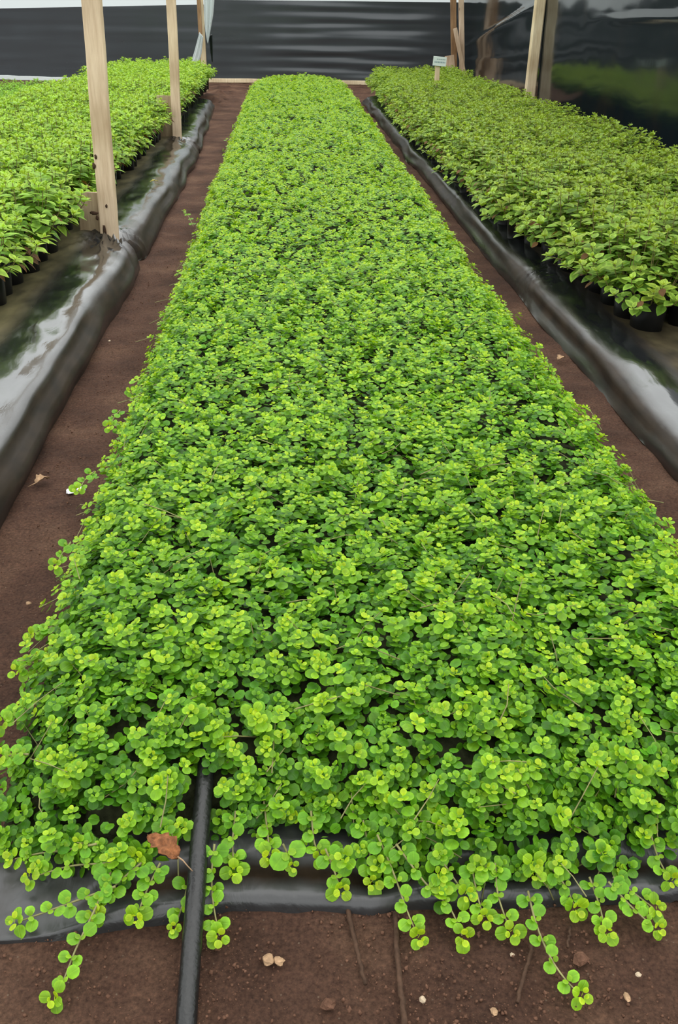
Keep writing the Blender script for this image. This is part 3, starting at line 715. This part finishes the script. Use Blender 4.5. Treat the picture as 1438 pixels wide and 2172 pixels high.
gz = pz[None] * (1 - flat) + flat * np.clip(uu[None] / .01, 0, 1) * .014 - .006 * flat + .006 * fbm(gx * 8, gy * 20, 25) * np.clip(uu[None] / .02, 0, 1)
gz = gz + .008 * np.exp(-((gx - .61) / .006) ** 2) * (uu[None] < .2)
C = np.zeros(gy.shape + (3,)); C[..., 0] = pd[None] * (1 - flat) + flat * .12 + .2 * noise2(gx * 6, gy * 12, 35)
o = sheet('plastic_liner', np.stack([gx, gy, gz], -1), film_material('front_liner_film', rough=.34, base=(.030, .030, .031), spec=.6, dirt_scale=9, bump=.3), None, np.clip(C, 0, 1))
tag(o, 'grey-black plastic liner end folded on the soil under the creeping plants', 'plastic liner')

# ------------------------------------------------------------------ potted plants
def pot_mesh(name, r, h, seed):
    n = 20; rr = np.random.default_rng(seed); V = []; F = []
    levels = [(0.0, .0), (0.86, .0), (.93, .012), (1.0, .55), (1.02, .93), (1.06, .97), (1.04, 1.0), (.97, .985), (.95, .88), (.0, .86)]
    for (k, z) in levels:
        for j in range(n):
            a = 2 * math.pi * j / n
            w = 1 + .035 * math.sin(3 * a + seed) + .02 * math.sin(7 * a + 2 * seed + z * 3)
            V.append((r * k * w * math.cos(a), r * k * w * math.sin(a), h * z))
    for i in range(len(levels) - 1):
        for j in range(n): F.append([i*n+j, i*n+(j+1) % n, (i+1)*n+(j+1) % n, (i+1)*n+j])
    return fast_mesh(name, np.array(V), [np.array(F)], M['pot'], True)

def plant_leaves(seed, h, spread, nst, L, tm, pal, z0, brown=3, fall=.22):
    r = np.random.default_rng(seed); lv = Leaves(); st = MB(); bl = Leaves()
    for s in range(nst):
        az = 2 * np.pi * (s + r.uniform(-.3, .3)) / nst if s else 0
        rad = spread * (math.sqrt(r.uniform(.12, 1.0)) if s else .1)
        top = np.array([rad * math.cos(az), rad * math.sin(az), z0 + h * r.uniform(.82, 1.08) * (1 - fall * (rad / spread) ** 2)])
        b0 = np.array([.25 * rad * math.cos(az), .25 * rad * math.sin(az), z0 - .03])
        c = np.array([b0 + (top - b0) * t + np.array([math.cos(az), math.sin(az), 0]) * .18 * rad * math.sin(np.pi * t) for t in np.linspace(0, 1, 5)])
        st.tube(c, np.linspace(.0028, .0016, 5), 4, False)
        ax = nrm(c[-1] - c[-2] + np.array([0, 0, .02])); U, W = frame_from_axis(ax[None]); U, W = U[0], W[0]; ph = r.uniform(0, 7)
        tone = r.uniform(.8, 1.2); yel = r.uniform(0, 1) ** 2
        for k in range(6):
            t = [0, .03, .10, .22, .38, .58][k]
            p = c[-1] + (c[0] - c[-1]) * t; sz = L * [.30, .52, .82, 1.0, 1.0, .92][k] * r.uniform(.85, 1.15)
            el = math.radians([58, 36, 20, 8, -4, -16][k] + r.normal(0, 9))
            for sd in (0, np.pi):
                a = ph + k * np.pi / 2 + sd + r.normal(0, .25); R = math.cos(a) * U + math.sin(a) * W
                Y = math.cos(el) * R + math.sin(el) * ax; Nn = -math.sin(el) * R + math.cos(el) * ax
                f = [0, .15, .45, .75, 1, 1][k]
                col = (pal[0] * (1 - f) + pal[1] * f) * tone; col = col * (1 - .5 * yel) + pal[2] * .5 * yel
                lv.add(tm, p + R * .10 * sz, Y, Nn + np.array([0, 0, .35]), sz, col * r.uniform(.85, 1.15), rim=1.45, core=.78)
    for k in range(brown):
        a = r.uniform(0, 7); p = np.array([spread * .75 * math.cos(a), spread * .75 * math.sin(a), z0 + r.uniform(.0, .10)])
        bl.add(tm, p, [math.cos(a), math.sin(a), -.6], [.3, .2, 1], L * .7, np.array([.15, .075, .025]) * r.uniform(.6, 1.2), 1.1, .9)
    return lv, st, bl

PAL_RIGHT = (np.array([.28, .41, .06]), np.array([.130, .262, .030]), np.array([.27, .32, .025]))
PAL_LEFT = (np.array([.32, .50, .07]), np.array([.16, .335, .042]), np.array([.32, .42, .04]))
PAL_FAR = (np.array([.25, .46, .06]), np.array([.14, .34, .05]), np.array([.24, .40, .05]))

def plant_kind(name, cat, spots, protos, n_edge, edge_label, inner_label, edge_group, inner_group, special, limit, mass_name, mass_label, z):
    """spots: (x, y, is_edge); the nearest ones become things, what lies beyond the limit becomes one mass"""
    spots = sorted(spots, key=lambda q: q[0] ** 2 + q[1] ** 2)
    made = 0; rest = []
    meshes = []
    for (pm, lv, st, bl) in protos:
        meshes.append((pm, lv.mesh('foliage', M['oval_leaf']), fast_mesh('stem', np.concatenate(st.v), [np.array(f) for f in st.f.values()], M['red_stem'], True), bl.mesh('dry_foliage', M['oval_leaf']) if bl.n else None))
    for i, (x, y, e) in enumerate(spots):
        if made >= limit: rest.append((x, y, e)); continue
        made += 1
        lab, grp = (edge_label, edge_group) if e else (inner_label, inner_group)
        key = (round(x, 2), i)
        if i in special: lab, grp = special[i], None
        root = empty(name, (x, y, z), lab, cat, grp, rz=rng.uniform(0, 6.28)); sc = rng.uniform(.9, 1.12)
        pm, fm, sm, bm = meshes[rng.integers(n_edge) if e else rng.integers(n_edge, len(meshes))]
        o = mesh_obj('pot', pm, root)
        o = mesh_obj('foliage', fm, root); o.scale = (sc, sc, sc)
        o = mesh_obj('stem', sm, root); o.scale = (sc, sc, sc)
        if bm is not None and e:
            o = mesh_obj('dry_foliage', bm, root); o['label'] = 'withered brown lower leaves'
    if rest:
        L2 = Leaves()
        big = MB()
        for (x, y, e) in rest:
            lv = protos[rng.integers(n_edge) if e else rng.integers(n_edge, len(protos))][1]; a = rng.uniform(0, 6.28); sc = rng.uniform(.9, 1.12)
            c, s_ = math.cos(a) * sc, math.sin(a) * sc
            Rm = np.array([[c, -s_, 0], [s_, c, 0], [0, 0, sc]])
            for V, Cc, Uu in zip(lv.V, lv.C, lv.U):
                L2.V.append((V @ Rm.T + np.array([x, y, z])).astype(np.float32)); L2.C.append(Cc); L2.U.append(Uu)
            for k, fl in lv.F.items():
                L2.F.setdefault(k, []).extend([f + L2.n for f in fl])
            L2.n += lv.n
            if e:
                n = 10; V = [(x + .065 * kk * math.cos(2*math.pi*j/n), y + .065 * kk * math.sin(2*math.pi*j/n), z + zz) for kk, zz in ((.9, 0), (1, .16)) for j in range(n)]
                big.add(V, [(j, (j+1) % n, n + (j+1) % n, n + j) for j in range(n)] + [tuple(n + j for j in range(n))])
        root = empty(mass_name, (rest[0][0], rest[0][1], z), mass_label, cat); root['kind'] = 'stuff'
        o = L2.build('foliage', M['oval_leaf'], root); P_off(o); o['kind'] = 'stuff'
        if big.n:
            o = big.build('pot', M['pot'], root); P_off(o); o['kind'] = 'stuff'

def spot_grid(x0, x1, y0, y1, sx, sy, edge_x, jit=.02, margin=350, ex=lambda y: 0.0):
    out = []
    ny = int((y1 - y0) / sy); nx = int(round(abs(x1 - x0) / sx))
    for j in range(ny):
        for i in range(nx + 1):
            x = x0 + (x1 - x0) * i / nx + rng.normal(0, jit); y = y0 + j * sy + (sy / 2 if i % 2 else 0) + rng.normal(0, jit)
            x += ex(y) * (1 - i / nx) ** 2
            u, v, d = proj(np.array([x, y, .4]))
            if -margin < u < IMG_W + margin and v > -200: out.append((x, y, i == edge_x))
    return out

def protos(n, seed0, pot_r, pot_h, **kw):
    out = []
    for i in range(n):
        lv, st, bl = plant_leaves(seed0 + i, z0=pot_h, **kw); out.append((pot_mesh("pot", pot_r, pot_h, seed0 + i), lv, st, bl))
    return out
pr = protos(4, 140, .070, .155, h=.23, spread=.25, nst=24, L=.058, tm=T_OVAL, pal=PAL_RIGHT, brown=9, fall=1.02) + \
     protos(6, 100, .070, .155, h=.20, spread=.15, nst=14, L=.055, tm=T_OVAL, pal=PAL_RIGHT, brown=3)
plant_kind('potted_oval_leaf_plant', 'potted plant', spot_grid(1.50, 2.62, 3.72, 16.3, .19, .19, 0, margin=160, ex=lambda y: np.interp(y, [3.7, 4.5, 5.5, 9, 13, 16], [0, -.06, -.14, -.16, -.10, .0])), pr, 4,
           'oval-leaved plant in a black pot in the row along the low plastic liner', 'oval-leaved potted plant inside the mass between low liner and dark side wall',
           'oval-leaved pots in the liner-side row', 'oval-leaved pots inside the bed',
           {0: 'oval-leaved plant whose black pot stands out at the bed corner, brown leaves above it'}, 300,
           'potted_oval_leaf_mass', 'far stretch of oval-leaved potted plants running to the sign', .090)
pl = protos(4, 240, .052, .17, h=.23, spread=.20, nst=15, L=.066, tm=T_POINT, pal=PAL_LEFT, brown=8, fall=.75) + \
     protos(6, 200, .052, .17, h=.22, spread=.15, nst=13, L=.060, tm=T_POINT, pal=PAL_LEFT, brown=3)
plant_kind('potted_pointed_leaf_plant', 'potted plant', spot_grid(-1.215, -2.35, 3.72, 16.2, .19, .185, 0, margin=260), pl, 4,
           'pointed-leaved plant in a black pot in the row along the gathered plastic roll', 'pointed-leaved potted plant inside the bed behind the two wooden posts',
           'pointed-leaved pots in the roll-side row', 'pointed-leaved pots inside the bed', {}, 290,
           'potted_pointed_leaf_mass', 'far stretch of pointed-leaved potted plants reaching the corner post', .130)
pf = protos(6, 300, .055, .13, h=.15, spread=.15, nst=13, L=.042, tm=T_OVAL_LO, pal=PAL_FAR, brown=0)
plant_kind('potted_round_leaf_plant', 'potted plant', spot_grid(-2.68, -4.5, 7.4, 14.3, .21, .21, 0, margin=60), pf, 3,
           'fresh green low plant in the farther side bed beyond the pointed-leaved ones', 'fresh green low plant in the farther side bed beyond the pointed-leaved ones',
           'fresh green plants of the farther side bed', 'fresh green plants of the farther side bed', {}, 300,
           'potted_round_leaf_mass', 'fresh green potted plants at the far end of the farther side bed', .05)

# ------------------------------------------------------------------ timber posts
def post(base, top, w, d, mat, label, stub=None, name='wooden_post'):
    root = empty(name, tuple(base), label, 'wooden post')
    dv = np.array(top) - base
    b = MB(); b.bar((0, 0, 0), dv * (2.5 / np.linalg.norm(dv)), w, d, nseg=10, wob=.0015, seed=int(abs(base[1]) * 10)); b.build('upright', mat, root)
    if stub is not None:
        for (a, c, sw, sd, smat) in stub:
            s_ = MB(); s_.bar(np.array(a) - base, np.array(c) - base, sw, sd, nseg=4, wob=.001); s_.build('board', smat, root)
    return root
B1 = np.array([-.955, 5.27, .03])
POST1 = post(B1, aty(192, -40, 5.27), .095, .05, M['wood'], 'knotty pale wooden post standing nearest in the gathered plastic roll',
     [(np.array([-1.055, 5.32, .05]), np.array([-1.045, 5.32, .36]), .13, .024, M['wood_old'])])
for (kx, ky, kw, kh) in [(199, 352, .010, .020), (203, 332, .006, .016), (200, 452, .020, .016), (206, 462, .007, .012), (226, 437, .006, .008), (222, 490, .01, .03)]:
    q = aty(kx, ky, 5.243); g = blob('knot', np.zeros(3), 1.0, None, 1.0, kx, n=9)
    for vv in range(len(g.v)): g.v[vv] = g.v[vv] * np.array([kw, .004, kh])
    ko = g.build('knot', M['twig'], POST1, True); ko.location = q - B1
B2 = np.array([-1.02, 9.66, .03])
post(B2, aty(362, -20, 9.66), .085, .05, M['wood'], 'slim pale wooden post farther along the gathered plastic roll',
     [(np.array([-1.13, 9.72, .05]), np.array([-1.125, 9.72, .50]), .14, .024, M['wood_old'])])
P3 = aty(434, 165, 17.2); P3[2] = 0
post(P3, aty(424, -20, 17.2), .085, .06, M['wood_fresh'], 'wooden corner post wrapped in hanging white film before the back wall',
     [(np.array([P3[0] - .17, 17.15, .0]), np.array([P3[0] - .17, 17.15, .34]), .20, .03, M['wood_old']), (aty(421, -5, 17.12), aty(425, 72, 17.12), .06, .03, M['wood_dark']), (aty(426, 160, 17.3), aty(424, 110, 17.3), .07, .03, M['wood_dark'])])
# white film hanging from the corner post, in two strips
def strip(name, L, R, y, label, mat, ruff=.03):
    n = 24; Lp = np.array([aty(*q, y) for q in L]); Rp = np.array([aty(*q, y) for q in R]); t = np.linspace(0, len(L) - 1, n)
    li = np.stack([np.interp(t, np.arange(len(L)), Lp[:, j]) for j in range(3)], -1); ri = np.stack([np.interp(t, np.arange(len(R)), Rp[:, j]) for j in range(3)], -1)
    w = np.linspace(0, 1, 12); G = li[:, None] * (1 - w)[None, :, None] + ri[:, None] * w[None, :, None]
    G[..., 1] += ruff * np.sin(w * 14)[None] * np.linspace(1, .6, n)[:, None]
    return tag(sheet(name, G, mat, thick=.002), label, 'plastic film')
strip('hanging_film', [(432, -10), (433, 40), (436, 70), (440, 92)], [(455, -10), (452, 30), (446, 65), (441, 93)], 17.05, 'crumpled white film strip hanging beside the corner post', M['white_film'])
strip('hanging_film', [(423, 68), (412, 110), (400, 148)], [(431, 78), (427, 115), (417, 150)], 17.0, 'white film strip slanting down from the corner post to the plants', M['white_film'], .02)
strip('hanging_film', [(443, 75), (446, 110), (449, 130)], [(450, 72), (451, 110), (451, 132)], 17.3, 'dark torn film shred behind the corner post', M['film_side'], .02)
PR = aty(1124, 192, 13.3); PR[2] = 0.0
post(PR, aty(1148, -20, 13.3), .13, .10, M['wood_fresh'], 'pale square wooden post against the dark side wall',
     [(np.array([PR[0] - .30, 13.28, .36]), np.array([PR[0] + .02, 13.28, .36]), .03, .04, M['wood_old'])])
PC = aty(966, 150, 18.3); PC[2] = 0
post(PC, aty(961, -15, 18.3), .10, .06, M['wood_dark'], 'doubled brown wooden corner post with a short brace behind the sign',
     [(np.array([PC[0] + .13, 18.2, 0]), aty(978, -15, 18.2), .09, .05, M['wood']), (aty(986, 165, 18.1), aty(965, 60, 18.1), .07, .04, M['wood']), (np.array([PC[0] - .06, 18.1, 0]), aty(953, 118, 18.1), .16, .04, M['wood'])])

# ------------------------------------------------------------------ sign
SB = atz(926, 180, .42); SY = SB[1]
root = empty('plant_sign', (SB[0], SB[1], .10), 'small white label board on a wooden stake among the far oval-leaved plants', 'sign')
off = np.array([SB[0], SB[1], .10])
b = MB(); b.bar(np.array([0, 0, 0]), aty(929, 128, SY) - off, .060, .02, nseg=3); b.build('stake', M['wood'], root)
c0 = aty(932, 130, SY) - off + np.array([0, -.022, 0])
b = MB(); b.bar(c0 + np.array([-.082, 0, .006]), c0 + np.array([.082, 0, -.006]), .012, .105, side=(0, 1, 0), nseg=1); bo = b.build('board', M['white'], root)
r = np.random.default_rng(4)
lt = MB()
for row, (zz, w) in enumerate([(.022, .095), (-.010, .125)]):
    x = -w / 2
    while x < w / 2:
        wd = r.uniform(.006, .011)
        lt.bar(c0 + np.array([x + (.012 if row == 0 else 0), -.0065, zz - x * .06]), c0 + np.array([x + wd * .7 + (.012 if row == 0 else 0), -.0065, zz - x * .06]), .001, .016 if row else .010, side=(0, 1, 0), nseg=1)
        x += wd + .003
o = lt.build('lettering', M['ink'], bo); o['label'] = 'two blurred blue-grey lines of writing'

# ------------------------------------------------------------------ walls
def wall(name, x0, x1, y, ztop0, ztop1, zb, mat, label, seed, amp=.022, cols=True):
    nx, nz = 160, 70; s = np.linspace(0, 1, nx); t = np.linspace(0, 1, nz)
    gs, gt = np.meshgrid(s, t, indexing='ij'); X = x0 + (x1 - x0) * gs; zt = ztop0 + (ztop1 - ztop0) * gs; Z = zb + (zt - zb) * gt
    sag = .05 * np.sin(gs * np.pi)
    wr = .25 + .9 * np.clip((X + .6) / 1.2, 0, 1) * np.clip((2.9 - X) / .6, 0, 1)
    Y = y + wr * amp * (fbm(X * .5, (Z - sag * (1 - gt)) * 8, seed, 2)) * (1.3 - .8 * gt) + .02 * fbm(X * 1.8, Z * .9, seed + 3, 2) + .030 * wr * noise2(X * .35, Z * 11, seed + 5)
    C = np.zeros(X.shape + (3,)); C[..., 0] = .25 * np.clip(.3 - gt, 0, 1)
    o = sheet(name, np.stack([X, Y, Z], -1), mat, None, C); return tag(o, label, 'wall', kind='structure')
Y_B = 19.3
wall('wall_back', -1.40, 3.32, Y_B, 1.345, 1.375, .0, M['film_wall'], 'back wall of black film with sagging horizontal wrinkles behind the central bed', 61, .030)
wall('wall_back_side', -6.6, -1.36, Y_B + .05, 1.10, 1.27, .0, M['film_wall'], 'back wall of smoother black film behind the side beds', 71, .008)
def plainwall(name, x0, x1, y, z0a, z0b, z1, label):
    nx, nz = 60, 12; s = np.linspace(0, 1, nx); t = np.linspace(0, 1, nz); gs, gt = np.meshgrid(s, t, indexing='ij')
    X = x0 + (x1 - x0) * gs; zb = z0a + (z0b - z0a) * gs; Z = zb + (z1 - zb) * gt; Y = y + .03 * fbm(X * 2, Z * 3, 99)
    tag(sheet(name, np.stack([X, Y, Z], -1), M['white_film']), label, 'wall', kind='structure')
plainwall('wall_upper', -6.6, 3.32, Y_B + .20, 1.04, 1.30, 4.2, 'white translucent film above the black back wall')
# side wall of glossy black film with tension folds
ny, nz = 260, 110; s = np.linspace(0, 1, ny); t = np.linspace(0, 1, nz); gs, gt = np.meshgrid(s, t, indexing='ij')
Y = Y_B + .05 - (Y_B - 3.0) * gs; Z = 3.2 * gt
d = Y_B - Y
ridge = lambda q, up, dn: np.where(q > 0, np.exp(-(q / up) ** 2), np.exp(-(q / dn) ** 2))
fold = .035 * ridge((Z - .62) - d * .135, .022, .16) * np.clip(d / 1.0, 0, 1) * np.exp(-(d / 5.5) ** 4)
fold += .020 * ridge((Z - .42) - d * .06, .02, .12) * np.exp(-(d / 2.6) ** 2) + .020 * ridge((Z - .32) - d * .02, .02, .1) * np.exp(-(d / 2.2) ** 2)
fold += .012 * ridge((Z - 1.215) - (d - 9.2) * .022, .015, .05) * np.exp(-((d - 11) / 2.2) ** 4)
X = 3.30 - fold + .020 * fbm(Y * .45, Z * 1.0, 5) + .004 * fbm(Y * 1.6, Z * 3, 7)
C = np.zeros(X.shape + (3,)); C[..., 0] = .10
tag(sheet('wall_right', np.stack([X, Y, Z], -1), M['film_side'], None, C), 'glossy dark film side wall with taut diagonal folds', 'wall', kind='structure')
# battens
def batten(name, a, c, w, d, mat, label):
    b = MB(); b.bar(a, c, w, d, side=(0, 0, 1), nseg=12, wob=.004); tag(b.build(name, mat), label, 'batten', kind='structure')
batten('trim_1', (-1.40, Y_B - .06, .035), (3.25, Y_B - .06, .02), .07, .05, M['wood_fresh'], 'pale wooden sill batten along the foot of the back wall')
batten('trim_2', tuple(aty(-30, 163, Y_B - .05)), tuple(aty(246, 172, Y_B - .05)), .07, .03, M['white'], 'white batten across the black film behind the side beds')

# ------------------------------------------------------------------ light: overcast daylight through the film roof
w = bpy.data.worlds.new('World'); SC.world = w; w.use_nodes = True
nt = w.node_tree; nt.nodes.clear()
out = nt.nodes.new('ShaderNodeOutputWorld'); bg = nt.nodes.new('ShaderNodeBackground'); bg.inputs['Strength'].default_value = 1.65
tc = nt.nodes.new('ShaderNodeTexCoord'); sx = nt.nodes.new('ShaderNodeSeparateXYZ'); nt.links.new(tc.outputs['Generated'], sx.inputs[0])
r = ramp(nt, [(0.0, (.06, .07, .07)), (0.10, (.12, .13, .13)), (.20, (.70, .73, .73)), (.32, (1.15, 1.19, 1.18)), (1.0, (1.05, 1.07, 1.06))]); nt.links.new(sx.outputs['Z'], r.inputs['Fac'])
nt.links.new(r.outputs['Color'], bg.inputs['Color']); nt.links.new(bg.outputs[0], out.inputs['Surface'])
sun = bpy.data.lights.new('roof_daylight', 'SUN'); sun.energy = 0.9; sun.angle = math.radians(70); sun.color = (1, .99, .95)
so = bpy.data.objects.new('roof_daylight', sun); COL.objects.link(so); so.rotation_euler = (math.radians(-12), math.radians(8), 0)

SC.view_settings.view_transform = 'Standard'; SC.view_settings.look = 'None'; SC.view_settings.gamma = 1.0; SC.view_settings.use_curve_mapping = False
SC.view_settings.exposure = 0.12
